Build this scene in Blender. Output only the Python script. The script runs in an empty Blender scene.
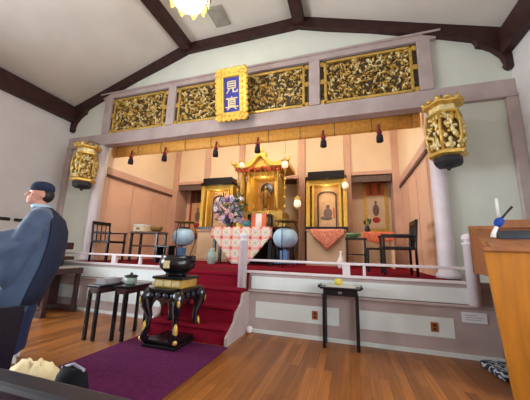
import bpy, bmesh, math, random
from mathutils import Vector, Matrix, noise
R = random.Random(7)
PI = math.pi
scene = bpy.context.scene
COL = scene.collection

# ------------------------------------------------------------------ materials
def lin(c):
    return tuple(((v/255)/12.92 if v/255 <= .04045 else ((v/255+.055)/1.055)**2.4) for v in c)
def mat(name, rgb, rough=.5, metal=0., var=.08, scale=6., bump=0., spec=.5, rgb2=None, stretch=(1, 1, 1), emis=0., sheen=0.):
    m = bpy.data.materials.new(name); m.use_nodes = True
    nt = m.node_tree; b = nt.nodes['Principled BSDF']
    c = lin(rgb); c2 = lin(rgb2) if rgb2 else tuple(max(0, v*(1-var*2.2)) for v in c)
    tc = nt.nodes.new('ShaderNodeTexCoord'); mp = nt.nodes.new('ShaderNodeMapping')
    mp.inputs['Scale'].default_value = stretch
    nt.links.new(tc.outputs['Object'], mp.inputs[0])
    n = nt.nodes.new('ShaderNodeTexNoise'); n.inputs['Scale'].default_value = scale; n.inputs['Detail'].default_value = 4
    nt.links.new(mp.outputs[0], n.inputs['Vector'])
    r = nt.nodes.new('ShaderNodeValToRGB')
    r.color_ramp.elements[0].position = .32; r.color_ramp.elements[1].position = .68
    r.color_ramp.elements[0].color = (*c2, 1); r.color_ramp.elements[1].color = (*c, 1)
    nt.links.new(n.outputs['Fac'], r.inputs[0]); nt.links.new(r.outputs[0], b.inputs['Base Color'])
    b.inputs['Roughness'].default_value = rough; b.inputs['Metallic'].default_value = metal
    b.inputs['Specular IOR Level'].default_value = spec
    if sheen: b.inputs['Sheen Weight'].default_value = sheen
    if bump:
        bp = nt.nodes.new('ShaderNodeBump'); bp.inputs['Strength'].default_value = bump; bp.inputs['Distance'].default_value = .02
        nt.links.new(n.outputs['Fac'], bp.inputs['Height']); nt.links.new(bp.outputs[0], b.inputs['Normal'])
    if emis:
        b.inputs['Emission Color'].default_value = (*c, 1); b.inputs['Emission Strength'].default_value = emis
    return m

def plank_mat():
    m = bpy.data.materials.new('oak_planks'); m.use_nodes = True
    nt = m.node_tree; b = nt.nodes['Principled BSDF']; L = nt.links.new; N = nt.nodes.new
    tc = N('ShaderNodeTexCoord'); mp = N('ShaderNodeMapping'); mp.inputs['Rotation'].default_value = (0, 0, PI/2)
    L(tc.outputs['Object'], mp.inputs[0])
    br = N('ShaderNodeTexBrick'); br.inputs['Scale'].default_value = 1.0
    br.inputs['Brick Width'].default_value = 1.3; br.inputs['Row Height'].default_value = .085
    br.inputs['Mortar Size'].default_value = .0015; br.inputs['Bias'].default_value = 0
    br.inputs['Color1'].default_value = (*lin((170, 107, 49)), 1); br.inputs['Color2'].default_value = (*lin((124, 74, 33)), 1)
    br.inputs['Mortar'].default_value = (*lin((92, 55, 30)), 1)
    L(mp.outputs[0], br.inputs['Vector'])
    mp2 = N('ShaderNodeMapping'); mp2.inputs['Scale'].default_value = (14, .8, 1); L(tc.outputs['Object'], mp2.inputs[0])
    n = N('ShaderNodeTexNoise'); n.inputs['Scale'].default_value = 2.2; n.inputs['Detail'].default_value = 5; L(mp2.outputs[0], n.inputs['Vector'])
    r = N('ShaderNodeValToRGB'); r.color_ramp.elements[0].position = .3; r.color_ramp.elements[1].position = .7
    r.color_ramp.elements[0].color = (.7, .66, .62, 1); r.color_ramp.elements[1].color = (1.08, 1.06, 1.02, 1)
    L(n.outputs['Fac'], r.inputs[0])
    mx = N('ShaderNodeMix'); mx.data_type = 'RGBA'; mx.blend_type = 'MULTIPLY'; mx.inputs[0].default_value = 1
    L(br.outputs['Color'], mx.inputs[6]); L(r.outputs[0], mx.inputs[7]); L(mx.outputs[2], b.inputs['Base Color'])
    b.inputs['Roughness'].default_value = .33; b.inputs['Specular IOR Level'].default_value = .4
    return m

def brocade_mat():
    # repeating round medallions on a pink and white ground with red bands
    m = bpy.data.materials.new('medallion_brocade'); m.use_nodes = True
    nt = m.node_tree; b = nt.nodes['Principled BSDF']; L = nt.links.new; N = nt.nodes.new
    tc = N('ShaderNodeTexCoord'); sp = N('ShaderNodeSeparateXYZ'); L(tc.outputs['Object'], sp.inputs[0])
    def M(op, a, v=None):
        q = N('ShaderNodeMath'); q.operation = op; L(a, q.inputs[0])
        if v is not None:
            if isinstance(v, (int, float)): q.inputs[1].default_value = v
            else: L(v, q.inputs[1])
        return q.outputs[0]
    P = .25
    fx = M('SUBTRACT', M('FRACT', M('DIVIDE', sp.outputs[0], P)), .5)
    zs = M('ADD', sp.outputs[2], 3.11)
    fz = M('SUBTRACT', M('FRACT', M('DIVIDE', zs, P)), .5)
    d = M('SQRT', M('ADD', M('POWER', M('ABSOLUTE', fx), 2.), M('POWER', M('ABSOLUTE', fz), 2.)))
    r = N('ShaderNodeValToRGB'); r.color_ramp.interpolation = 'CONSTANT'
    E = r.color_ramp.elements
    E[0].position = 0; E[0].color = (*lin((196, 170, 110)), 1)
    E[1].position = .12; E[1].color = (*lin((226, 226, 214)), 1)
    for p, c in [(.22, (140, 172, 160)), (.28, (236, 222, 210)), (.40, (222, 138, 112)), (.49, (232, 206, 192)), (.56, (186, 58, 58))]:
        e = E.new(p); e.color = (*lin(c), 1)
    L(d, r.inputs[0]); L(r.outputs[0], b.inputs['Base Color']); b.inputs['Roughness'].default_value = .7
    return m

def zigzag_mat():
    m = bpy.data.materials.new('zigzag_weave'); m.use_nodes = True
    nt = m.node_tree; b = nt.nodes['Principled BSDF']; L = nt.links.new; N = nt.nodes.new
    tc = N('ShaderNodeTexCoord'); w = N('ShaderNodeTexWave'); w.wave_type = 'BANDS'; w.bands_direction = 'DIAGONAL'
    w.inputs['Scale'].default_value = 6; w.inputs['Distortion'].default_value = 6; w.inputs['Detail'].default_value = 0; w.inputs['Detail Scale'].default_value = 3
    L(tc.outputs['Object'], w.inputs['Vector'])
    r = N('ShaderNodeValToRGB'); r.color_ramp.interpolation = 'CONSTANT'
    r.color_ramp.elements[0].color = (*lin((22, 26, 44)), 1); r.color_ramp.elements[1].position = .6; r.color_ramp.elements[1].color = (*lin((176, 182, 190)), 1)
    L(w.outputs['Fac'], r.inputs[0]); L(r.outputs[0], b.inputs['Base Color']); b.inputs['Roughness'].default_value = .9
    return m

def glass_mat():
    m = bpy.data.materials.new('window_glass'); m.use_nodes = True
    nt = m.node_tree; nt.nodes.remove(nt.nodes['Principled BSDF'])
    o = nt.nodes['Material Output']; t = nt.nodes.new('ShaderNodeBsdfTransparent'); g = nt.nodes.new('ShaderNodeBsdfGlossy')
    g.inputs['Roughness'].default_value = .05; x = nt.nodes.new('ShaderNodeMixShader'); x.inputs[0].default_value = .06
    nt.links.new(t.outputs[0], x.inputs[1]); nt.links.new(g.outputs[0], x.inputs[2]); nt.links.new(x.outputs[0], o.inputs[0])
    return m

M = dict(
    floor=plank_mat(), brocade=brocade_mat(), zigzag=zigzag_mat(), glass=glass_mat(),
    plaster=mat('white_plaster', (216, 222, 210), .85, var=.03, scale=2, spec=.2),
    ceil=mat('ceiling_plaster', (212, 208, 198), .9, var=.05, scale=1.2, spec=.2),
    hallwall=mat('hall_wall_paint', (208, 204, 202), .85, var=.03, scale=2, spec=.2),
    mauve=mat('mauve_paint', (184, 168, 166), .6, var=.07, scale=3, rgb2=(168, 152, 148)),
    beam=mat('dark_beam_wood', (62, 36, 34), .5, var=.2, scale=3, stretch=(2, 2, 2), spec=.3),
    panelwhite=mat('white_panel_paint', (222, 230, 228), .6, var=.04, scale=3),
    railpaint=mat('pale_rail_paint', (226, 216, 220), .5, var=.05, scale=4),
    peach=mat('peach_panel', (218, 174, 144), .75, var=.05, scale=2, spec=.2),
    cream=mat('cream_wall', (228, 204, 170), .8, var=.03, scale=2, spec=.2),
    pinkwood=mat('pink_beige_post', (206, 164, 140), .65, var=.06, scale=3),
    greybrown=mat('grey_brown_shade', (104, 84, 72), .6, var=.1),
    paleshrine=mat('pale_gold_backing', (232, 188, 124), .6, .1, var=.1, scale=10),
    brownrail=mat('brown_rail', (92, 62, 52), .5, var=.1),
    redcarpet=mat('red_carpet', (130, 16, 38), .95, var=.12, scale=40, bump=.3, spec=.1),
    purple=mat('purple_carpet', (96, 36, 78), .95, var=.14, scale=30, bump=.3, spec=.1),
    gold=mat('gold_leaf', (226, 186, 92), .38, .55, var=.15, scale=14),
    palegold=mat('pale_gold_leaf', (244, 226, 168), .42, .3, var=.15, scale=14),
    olivedark=mat('dark_olive_board', (78, 62, 36), .6, var=.3, scale=9),
    olivegold=mat('olive_gilt', (150, 116, 52), .5, .4, var=.2, scale=14),
    yellowgold=mat('bright_gold_frame', (238, 194, 84), .4, .3, var=.1, scale=20),
    goldcloth=mat('gold_brocade_band', (240, 172, 74), .65, .0, var=.12, scale=18, bump=.2),
    glossblack=mat('polished_black_lacquer', (16, 15, 20), .12, var=.05, spec=.8),
    black=mat('black_lacquer', (20, 18, 22), .25, var=.1, spec=.5),
    blackmatte=mat('black_matte', (24, 24, 28), .6, var=.1),
    blue=mat('ultramarine_field', (24, 40, 150), .5, var=.1),
    tasselred=mat('crimson_tassel', (130, 24, 40), .8, var=.15), tasselnavy=mat('dark_tassel', (34, 22, 40), .85, var=.15),
    red=mat('vermilion_lacquer', (120, 22, 34), .4, var=.15), orange=mat('orange_brocade', (226, 130, 84), .75, var=.2, scale=22, rgb2=(206, 92, 66)),
    peachcloth=mat('peach_brocade', (232, 168, 130), .75, scale=24, rgb2=(206, 96, 84)),
    scrollpaper=mat('scroll_paper', (226, 182, 134), .8, var=.08, scale=8), scrollcream=mat('scroll_cream', (232, 210, 176), .8, var=.06, scale=8),
    scrollred=mat('scroll_brocade', (190, 78, 46), .75, scale=18, rgb2=(150, 50, 34)),
    ink=mat('grey_ink', (130, 110, 98), .8), inkred=mat('red_ink', (196, 60, 50), .8),
    lampblue=mat('pale_blue_paper', (178, 208, 226), .55, var=.1, scale=7, rgb2=(150, 184, 206)),
    bluebrocade=mat('blue_panel', (90, 130, 180), .6),
    white=mat('white_paint', (232, 230, 226), .5, var=.04), whiteglow=mat('warm_lamp_glass', (255, 240, 205), .4, emis=.45, var=.02),
    chandglow=mat('chandelier_glass', (255, 246, 232), .4, emis=9, var=.0),
    brass=mat('polished_brass', (224, 170, 70), .3, .7, var=.1), teal=mat('teal_ceramic', (50, 130, 140), .3, var=.1),
    greenceramic=mat('green_ceramic', (120, 160, 110), .35), celadon=mat('celadon_ceramic', (160, 182, 172), .35, var=.1),
    leaf=mat('green_leaf', (60, 92, 50), .6, var=.2), petalwhite=mat('white_petal', (226, 224, 232), .7, var=.05),
    petallilac=mat('lilac_petal', (186, 172, 204), .7, var=.1), petalpurple=mat('purple_petal', (110, 60, 120), .7, var=.1), petalpink=mat('pink_petal', (226, 176, 176), .7, var=.1),
    darkvase=mat('dark_bronze', (46, 52, 62), .35, .4),
    lectgold=mat('golden_oak', (188, 118, 30), .42, var=.12, scale=3, stretch=(5, 5, .7)), lectbrown=mat('orange_brown_oak', (160, 100, 58), .45, var=.14, scale=3, stretch=(5, 5, .7)),
    piano=mat('dark_mahogany', (66, 38, 36), .35, var=.15, scale=3), pianokey=mat('ivory_keys', (206, 196, 184), .4),
    pew=mat('dark_pew_wood', (32, 30, 40), .28, var=.15, scale=3, stretch=(.6, 4, 4)),
    bag=mat('cream_canvas', (226, 206, 160), .9, var=.14, scale=9, bump=.4), bagdark=mat('black_nylon', (14, 14, 18), .85, spec=.15), baggrey=mat('grey_highlight', (140, 134, 146), .6),
    skin=mat('skin', (206, 150, 128), .55, var=.05), robe=mat('blue_grey_robe', (70, 88, 114), .85, var=.1, scale=5, rgb2=(56, 73, 100), sheen=.2),
    vest=mat('navy_vest', (24, 33, 58), .85, var=.12, scale=6), cap=mat('navy_cap', (26, 38, 66), .9, var=.1, scale=40, bump=.2), hair=mat('black_hair', (22, 20, 22), .6),
    robelow=mat('navy_underskirt', (28, 44, 88), .85, var=.15, scale=5), sock=mat('white_sock', (214, 210, 206), .9, var=.05),
    vent=mat('grey_vent', (158, 152, 140), .6), outlet=mat('brass_plate', (166, 100, 46), .4, .3), socket=mat('dark_socket', (60, 34, 24), .5),
    card=mat('white_card', (232, 232, 236), .7, var=.02), print=mat('card_print', (170, 172, 186), .7),
    tray=mat('pale_tray', (216, 214, 200), .5), yellow=mat('yellow_fruit', (220, 196, 70), .5), greycloth=mat('grey_cloth', (150, 146, 150), .9),
    micblue=mat('blue_foam', (30, 70, 160), .9), dark=mat('dark_slate_cover', (54, 66, 80), .5, var=.15), grey=mat('grey_metal', (120, 120, 124), .35, .6),
)

# ------------------------------------------------------------------ mesh helpers
class MB:
    def __init__(s): s.bm = bmesh.new(); s.mi = 0
    def m(s, i): s.mi = i; return s
    def _new(s, verts, faces, sm=False):
        vs = [s.bm.verts.new(v) for v in verts]
        for f in faces:
            try:
                q = s.bm.faces.new([vs[i] for i in f]); q.material_index = s.mi; q.smooth = sm
            except ValueError: pass
        return vs
    def box(s, x0, x1, y0, y1, z0, z1, rot=None, bev=0.):
        c = Vector(((x0+x1)/2, (y0+y1)/2, (z0+z1)/2)); h = Vector((abs(x1-x0)/2, abs(y1-y0)/2, abs(z1-z0)/2))
        b = bmesh.new(); bmesh.ops.create_cube(b, size=2)
        for v in b.verts: v.co = Vector((v.co.x*h.x, v.co.y*h.y, v.co.z*h.z))
        if bev:
            bmesh.ops.bevel(b, geom=b.edges[:], offset=min(bev, min(h)*.9), segments=2, affect='EDGES', profile=.5)
        if rot is not None:
            for v in b.verts: v.co = rot @ v.co
        b.verts.index_update()
        s._new([v.co+c for v in b.verts], [[v.index for v in f.verts] for f in b.faces]); b.free(); return s
    def rings(s, rs, cap=True, sm=True, close=False):
        n = len(rs[0]); V = [p for r in rs for p in r]; F = []
        k = len(rs); rng = k if close else k-1
        for i in range(rng):
            for j in range(n):
                a = i*n; b = ((i+1) % k)*n
                F.append((a+j, a+(j+1) % n, b+(j+1) % n, b+j))
        vs = s._new(V, F, sm)
        if cap and not close:
            for r in (vs[:n][::-1], vs[-n:]):
                try: f = s.bm.faces.new(r); f.material_index = s.mi
                except ValueError: pass
        return s
    def tube(s, pts, r, n=10, sm=True):
        pts = [Vector(p) for p in pts]; rr = r if isinstance(r, (list, tuple)) else [r]*len(pts)
        rs = []; ref = None
        for i, p in enumerate(pts):
            t = (pts[min(i+1, len(pts)-1)]-pts[max(i-1, 0)]).normalized()
            if ref is None: ref = Vector((0, 0, 1)) if abs(t.z) < .9 else Vector((1, 0, 0))
            u = (ref-t*ref.dot(t)).normalized(); w = t.cross(u); ref = u
            rs.append([p+(u*math.cos(2*PI*j/n)+w*math.sin(2*PI*j/n))*rr[i] for j in range(n)])
        return s.rings(rs, sm=sm)
    def cyl(s, p0, p1, r0, r1=None, n=16, sm=True): return s.tube([p0, p1], [r0, r0 if r1 is None else r1], n, sm)
    def lathe(s, prof, c=(0, 0, 0), n=20, sm=True, sx=1, sy=1, ph=0):
        return s.rings([[Vector((c[0]+r*sx*math.cos(2*PI*j/n+ph), c[1]+r*sy*math.sin(2*PI*j/n+ph), c[2]+z)) for j in range(n)] for r, z in prof], sm=sm)
    def ell(s, c, rx, ry, rz, n=12, k=8, rot=None):
        rs = []
        for i in range(k+1):
            a = -PI/2+PI*i/k; a = max(-PI/2+.05, min(PI/2-.05, a)); ring = []
            for j in range(n):
                v = Vector((rx*math.cos(a)*math.cos(2*PI*j/n), ry*math.cos(a)*math.sin(2*PI*j/n), rz*math.sin(a)))
                if rot is not None: v = rot @ v
                ring.append(v+Vector(c))
            rs.append(ring)
        return s.rings(rs)
    def prism(s, poly, axis, a, b):
        # poly: 2-D points; axis 'y': (x,z) extruded along y; 'x': (y,z); 'z': (x,y)
        def P(p, t): return {'y': (p[0], t, p[1]), 'x': (t, p[0], p[1]), 'z': (p[0], p[1], t)}[axis]
        n = len(poly); V = [P(p, a) for p in poly]+[P(p, b) for p in poly]
        s._new(V, [tuple(range(n))[::-1], tuple(range(n, 2*n))]+[(i, (i+1) % n, n+(i+1) % n, n+i) for i in range(n)]); return s
    def build(s, name, mats, parent=None, loc=None):
        if not isinstance(mats, (list, tuple)): mats = [mats]
        bmesh.ops.recalc_face_normals(s.bm, faces=s.bm.faces[:])
        me = bpy.data.meshes.new(name); s.bm.to_mesh(me); s.bm.free()
        for q in mats: me.materials.append(M[q] if isinstance(q, str) else q)
        o = bpy.data.objects.new(name, me); COL.objects.link(o)
        if parent is not None: o.parent = parent
        if loc is not None: o.location = loc
        return o

def thing(name, label, cat, loc=(0, 0, 0), rz=0., group=None):
    o = bpy.data.objects.new(name, None); COL.objects.link(o); o.empty_display_size = .1
    o.location = loc; o.rotation_euler = (0, 0, rz); o['label'] = label; o['category'] = cat
    if group: o['group'] = group
    return o
def tag(o, label, cat, group=None):
    o['label'] = label; o['category'] = cat
    if group: o['group'] = group
    return o
def struct(o, label=None, cat=None):
    o['kind'] = 'structure'
    if label: o['label'] = label
    if cat: o['category'] = cat
    return o
def kids(o): return [c for c in COL.objects if c.parent == o]
def copy_tree(o, parent=None):
    c = o.copy(); COL.objects.link(c)
    if parent is not None: c.parent = parent
    for ch in kids(o): copy_tree(ch, c)
    return c
def dup(o, loc, label, rz=None, scale=None):
    c = copy_tree(o); c.location = loc; c['label'] = label
    if rz is not None: c.rotation_euler = (0, 0, rz)
    if scale is not None: c.scale = scale
    return c
def remesh(o, vs, smooth=4):
    md = o.modifiers.new('r', 'REMESH'); md.mode = 'VOXEL'; md.voxel_size = vs; md.use_smooth_shade = True
    if smooth:
        sm = o.modifiers.new('s', 'SMOOTH'); sm.factor = .5; sm.iterations = smooth
    dg = bpy.context.evaluated_depsgraph_get(); dg.update()
    me = bpy.data.meshes.new_from_object(o.evaluated_get(dg)); mats = list(o.data.materials)
    o.modifiers.clear(); o.data = me
    me.materials.clear()
    for q in mats: me.materials.append(q)
    me.polygons.foreach_set('use_smooth', [True]*len(me.polygons))
    return o

# ------------------------------------------------------------------ dimensions
W, YR = 5.0, -8.5          # half width of the hall, rear wall
ZLB, ZLT, ZUB, ZUT = 3.736, 4.066, 5.073, 5.223
ZC, ZP, CX = 6.216, 4.99, 1.414
YP, ZF = -1.02, .818       # platform front, platform floor
SX, SY = 3.7, 3.0          # sanctuary half width, back wall

# ------------------------------------------------------------------ room shell
struct(MB().box(-W-.2, W+.2, YR-.2, 3.8, -.12, 0).build('floor', 'floor'))
b = MB()
for (x0, z0, x1, z1) in [(-W-.2, ZP-.066, -CX, ZC), (-CX, ZC, CX, ZC), (CX, ZC, W+.2, ZP-.066)]:
    b.prism([(x0, z0), (x1, z1), (x1, z1+.12), (x0, z0+.12)], 'y', YR-.2, .3)
struct(b.build('ceiling', 'ceil'))

def side_wall(sx, name):
    wins = [(-4.9, -3.9), (-3.5, -2.5), (-7.6, -6.6), (-6.25, -5.25)]
    b = MB(); xa, xb = sx*W, sx*(W+.18); z0, z1 = 1.05, 3.3
    ys = sorted(wins); prev = YR-.2
    for (a, c) in ys:
        b.box(xa, xb, prev, a, 0, ZP+.05); b.box(xa, xb, a, c, 0, z0); b.box(xa, xb, a, c, z1, ZP+.05); prev = c
    b.box(xa, xb, prev, .3, 0, ZP+.05)
    struct(b.build(name, 'hallwall'))
    for i, (a, c) in enumerate(ys):
        w = MB(); t = .06
        x0, x1 = sx*(W-.03), sx*(W+.12)
        w.box(x0, x1, a-t, a, z0-t, z1+t); w.box(x0, x1, c, c+t, z0-t, z1+t); w.box(x0, x1, a, c, z0-t, z0); w.box(x0, x1, a, c, z1, z1+t)
        w.box(sx*(W+.04), sx*(W+.08), (a+c)/2-.02, (a+c)/2+.02, z0, z1); w.box(sx*(W+.04), sx*(W+.08), a, c, 2.15, 2.19)
        f = struct(w.build('window_%d' % (i+1+(4 if sx > 0 else 0)), 'beam'))
        MB().box(sx*(W+.055), sx*(W+.065), a, c, z0, z1).build('pane', 'glass', f)
side_wall(-1, 'wall_left'); side_wall(1, 'wall_right')
struct(MB().box(-W-.2, W+.2, YR-.2, YR, 0, ZC+.1).build('wall_rear', 'hallwall'))
# front wall with the opening of the sanctuary
b = MB()
b.prism([(-W, 4.0), (W, 4.0), (W, ZP), (CX, ZC), (-CX, ZC), (-W, ZP)], 'y', .06, .16)
b.box(-W, -SX, .06, .16, 0, 4.0); b.box(SX, W, .06, .16, 0, 4.0)
struct(b.build('wall_front', 'plaster'))
# dark ceiling timbers
n = 1
def timber(b, mt='beam'):
    global n
    o = struct(b.build('trim_%d' % n, mt)); n += 1; return o
for s in (-1, 1):
    timber(MB().box(s*CX-.12, s*CX+.12, YR, -.045, ZC-.2, ZC+.02, bev=.01))                     # long ceiling beam
    timber(MB().box(s*(W-.16), s*W, YR, -.045, 4.52, 4.95, bev=.015))                         # wall plate
    arc = [(s*q, z) for q, z in [(4.985, 4.27), (4.95, 4.24), (4.90, 4.28), (4.88, 4.33), (4.90, 4.37), (4.86, 4.5), (4.74, 4.65), (4.64, 4.72), (4.54, 4.76), (4.53, 4.83), (4.49, 4.89), (3.9, 5.12), (2.85, 5.50), (2.0, 5.76), (CX, 5.96), (CX, ZC), (W, ZP)]]
    bb = MB(); bb.prism(arc, 'y', -.045, .06); timber(bb)                                       # raking beam with curved brace
timber(MB().box(-CX, CX, -.044, .06, 5.97, ZC))
# mauve frame of the transom
b = MB(); b.box(-W, W, 0, .2, ZLB, ZLT, bev=.012); b.box(-W, W, -.03, .06, ZLB, ZLB+.05, bev=.01); timber(b, 'mauve')
b = MB(); b.box(-3.95, 3.95, -.02, .2, ZUB, ZUT-.03, bev=.012); b.box(-4.02, 4.02, -.06, .2, ZUT-.04, ZUT, bev=.01); timber(b, 'mauve')
for x in (-3.735, -1.733, 1.733, 3.735):
    timber(MB().box(x-.111, x+.111, -.02, .06, ZLT, ZUB, bev=.012), 'mauve')
for s in (-1, 1):
    timber(MB().box(s*4.84, s*W, -.02, .06, 0, ZLB, bev=.012), 'mauve')
for s, nm in ((-1, 'left'), (1, 'right')):
    struct(MB().box(s*(W-.02), s*W, YR, -.03, 0, .14).build('baseboard_'+nm, 'mauve'))
# round pillars under the transom
for s in (-1, 1):
    b = MB(); b.lathe([(.17, 0), (.17, .06), (.135, .10), (.122, .2), (.117, 1.5), (.112, ZLB-ZF)], (0, 0, 0), 28)
    o = struct(b.build('pillar', 'railpaint', loc=(s*3.79, .06, ZF))); o['label'] = 'pale round pillar at the %s end of the altar opening' % ('left' if s < 0 else 'right'); o['category'] = 'pillar'

# platform
b = MB(); b.box(-3.93, 3.93, YP+.03, .02, 0, ZF-.02); b.box(-SX, SX, .02, 3.7, 0, ZF-.02)
pl = struct(b.build('platform', 'mauve'), 'low white and mauve panelled platform across the front of the hall', 'platform')
b = MB()
for x0, x1 in ((-3.93, -.34), (.86, 3.93)): b.box(x0, x1, YP-.035, YP+.03, 0, .045)
b.build('floor_strip', 'panelwhite', pl)
b = MB()
for x0, x1 in ((-3.93, -.34), (.86, 3.93)):
    b.box(x0, x1, YP-.01, YP+.03, .045, .56); b.box(x0, x1, YP-.05, YP+.03, .56, .59, bev=.006)
    b.box(x0, x1, YP, YP+.05, .78, ZF+.035, bev=.006)
b.build('mauve_framing', 'mauve', pl)
for x0, x1, z0, z1 in [(.98, 2.16, .2, .425), (2.42, 3.48, .2, .425), (.9, 3.68, .6, .78), (-3.8, -2.5, .2, .425), (-2.3, -.5, .2, .425), (-3.9, -.38, .6, .78)]:
    MB().box(x0, x1, YP-.016, YP+.03, z0, z1).build('panel', 'panelwhite', pl)
MB().box(-SX+.01, SX-.01, YP+.06, SY+.5, ZF-.02, ZF).build('carpet', 'redcarpet', pl)
# carpeted steps
st = struct(MB().box(-.32, .84, YP-.0, YP+.03, 0, ZF-.03).build('staircase', 'redcarpet'), 'crimson carpeted steps rising to the altar platform', 'stairs')
for i, (y, z) in enumerate([(-1.72, .205), (-1.50, .41), (-1.27, .614)]):
    b = MB(); b.box(-.31, .83, y, YP, z-.205, z-.03); b.box(-.31, .83, y-.03, YP, z-.04, z, bev=.015); b.build('step', 'redcarpet', st)
b = MB(); b.box(-.31, .84, YP-.03, YP+.3, ZF-.05, ZF+.004, bev=.015); b.box(-.31, .83, YP-.005, YP+.01, .6, ZF-.04); b.build('top_nosing', 'redcarpet', st)
for x in (.835, -.35):
    prof = [(-1.75, 0), (-1.75, .10), (-1.52, .235), (-1.48, .33), (-1.30, .43), (-1.26, .56), (YP-.012, .56), (YP-.012, 0)]
    MB().prism(prof, 'x', x, x+.04).build('stringer', 'mauve', st)
MB().ell((.92, -1.12, .05), .05, .05, .05).build('door_stop_knob', 'white', st)

# railings along the platform edge
def railing(name, label, x0, x1, posts, newels):
    t = thing(name, label, 'railing', ((x0+x1)/2, YP, .59)); ox = (x0+x1)/2
    MB().box(x0-ox, x1-ox, -.03, .03, .405, .44, bev=.008).build('top_rail', 'railpaint', t)
    MB().box(x0-ox, x1-ox, -.025, .05, .235, .27, bev=.006).build('bottom_rail', 'railpaint', t)
    for x, w in posts: MB().box(x-w/2-ox, x+w/2-ox, -.025, .025, .27, .41, bev=.005).build('post', 'railpaint', t)
    for x in newels:
        b = MB(); c = (x-ox, -.06, 0)
        b.lathe([(.066, .003), (.066, .70), (.074, .705), (.074, .73), (.05, .735), (.05, .75), (.07, .76), (.074, .79), (.06, .825), (.02, .84)], c, 20)
        b.build('newel_post', 'railpaint', t)
    return t
railing('altar_railing', 'pale low railing on the platform right of the crimson steps', .78, 3.72, [(2.27, .1), (2.5, .035)], [.765, 3.705])
railing('altar_railing', 'pale low railing on the platform left of the crimson steps', -3.9, -.34, [(-1.78, .1), (-1.2, .04), (-3.1, .1), (-.38, .05)], [])

# sanctuary shell
for s, nm in ((-1, 'sanctuary_left'), (1, 'sanctuary_right')):
    b = MB(); b.box(s*SX, s*(SX+.12), .16, SY+.6, ZF-.02, 2.95); w = struct(b.build('wall_'+nm, 'peach'))
    MB().box(s*SX, s*(SX+.12), .16, SY+.6, 2.95, 5.1).build('upper_wall', 'cream', w)
    MB().box(s*(SX-.04), s*SX, .2, SY-.1, 2.95, 3.03, bev=.006).build('dark_rail', 'brownrail', w)
    MB().box(s*(SX-.03), s*SX, .2, SY-.1, 3.03, 3.22, bev=.006).build('rail_board', 'pinkwood', w)
    for y in (.3, 1.15, 2.0, 2.75):
        MB().box(s*(SX-.012), s*SX, y-.02, y+.02, ZF, 2.95).build('panel_stile', 'pinkwood', w)
struct(MB().box(-SX-.12, SX+.12, .2, SY+.7, 5.1, 5.2).build('ceiling_sanctuary', 'cream'))
ZN = 3.42
wb = struct(MB().box(-SX-.12, SX+.12, SY, SY+.7, ZN, 5.1).build('wall_sanctuary_back', 'cream'))
MB().box(-SX-.12, SX+.12, SY+.6, SY+.72, ZF-.02, ZN).build('niche_back', 'cream', wb)
MB().box(-SX+.02, SX-.02, SY-.03, SY, ZN-.02, ZN+.09, bev=.006).build('lintel', 'pinkwood', wb)
MB().box(-SX+.02, SX-.02, SY+.01, SY+.6, ZN-.03, ZN).build('niche_soffit', 'brownrail', wb)
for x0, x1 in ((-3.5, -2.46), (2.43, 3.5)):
    MB().box(x0, x1, SY+.02, SY+.1, 3.20, ZN, bev=.006).build('niche_shade_band', 'greybrown', wb)  # dark boards standing in for the shaded soffit at the niche tops
for x in (-3.6, -2.35, -1.07, .97, 2.32, 3.62):
    MB().box(x-.1, x+.1, SY-.06, SY+.6, ZF, 5.1, bev=.01).build('post', 'pinkwood', wb)

# ------------------------------------------------------------------ carved transom panels
def carving(b, x0, x1, z0, z1, rnd, y=0.):
    # overlapping curled leaves, clouds and birds in relief
    area = (x1-x0)*(z1-z0); N = int(area*330)
    for i in range(N):
        cx = rnd.uniform(x0+.06, x1-.06); cz = rnd.uniform(z0+.06, z1-.06); a = rnd.uniform(0, 2*PI); L = rnd.uniform(.06, .13); wd = L*rnd.uniform(.3, .5); h = rnd.uniform(.02, .055)
        curl = rnd.uniform(-1.6, 1.6); b.m(rnd.choices([0, 1, 2], [4, 4, 5])[0])
        rs = []
        for k in range(6):
            t = k/5; an = a+curl*t; px = cx+L*(t-.5)*math.cos(an); pz = cz+L*(t-.5)*math.sin(an)
            wk = wd*max(.12, math.sin(PI*(.08+.84*t)))*.5; ux, uz = -math.sin(an), math.cos(an)
            hy = y-h*(.4+.6*math.sin(PI*t)); q = []
            for sgn, dep in ((-1, 0), (-.5, .8), (0, 1), (.5, .8), (1, 0)):
                q.append(Vector((min(x1-.01, max(x0+.01, px+ux*wk*sgn)), y+(hy-y)*dep-.0, min(z1-.01, max(z0+.01, pz+uz*wk*sgn)))))
            rs.append(q+[Vector((px, y+.01, pz))])
        b.rings(rs)
def panel(label, x0, x1, seed):
    z0, z1 = ZLT+.005, ZUB-.005; ox = (x0+x1)/2
    t = thing('carved_panel', label, 'carved panel', (ox, .055, z0), group='gilded carved transom panels'); h = z1-z0; hw = (x1-x0)/2
    MB().box(-hw, hw, -.015, 0, 0, h).build('backing_board', 'olivedark', t)
    b = MB(); carving(b, -hw+.03, hw-.03, .02, h-.05, random.Random(seed), -.016); b.build('carving', ['gold', 'palegold', 'olivegold'], t)
    b = MB(); f = .05; g = .085
    b.box(-hw+g, hw-g, -.06, -.01, .0, f, bev=.008); b.box(-hw+g, hw-g, -.06, -.01, h-f-.05, h-.05, bev=.008)
    for s in (-1, 1):
        xa, xb = sorted((s*(hw-g), s*(hw-g-f))); b.box(xa, xb, -.06, -.01, 0, h-.05, bev=.008)
        for zz in (.04, h*.5, h-.1):
            xa, xb = sorted((s*(hw-.005), s*(hw-g))); b.box(xa, xb, -.05, -.01, zz-.05, zz+.05, bev=.008)
    b.build('gilt_frame', 'gold', t)
panel('gilded carved panel at the left end of the transom', -3.622, -1.846, 1)
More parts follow.
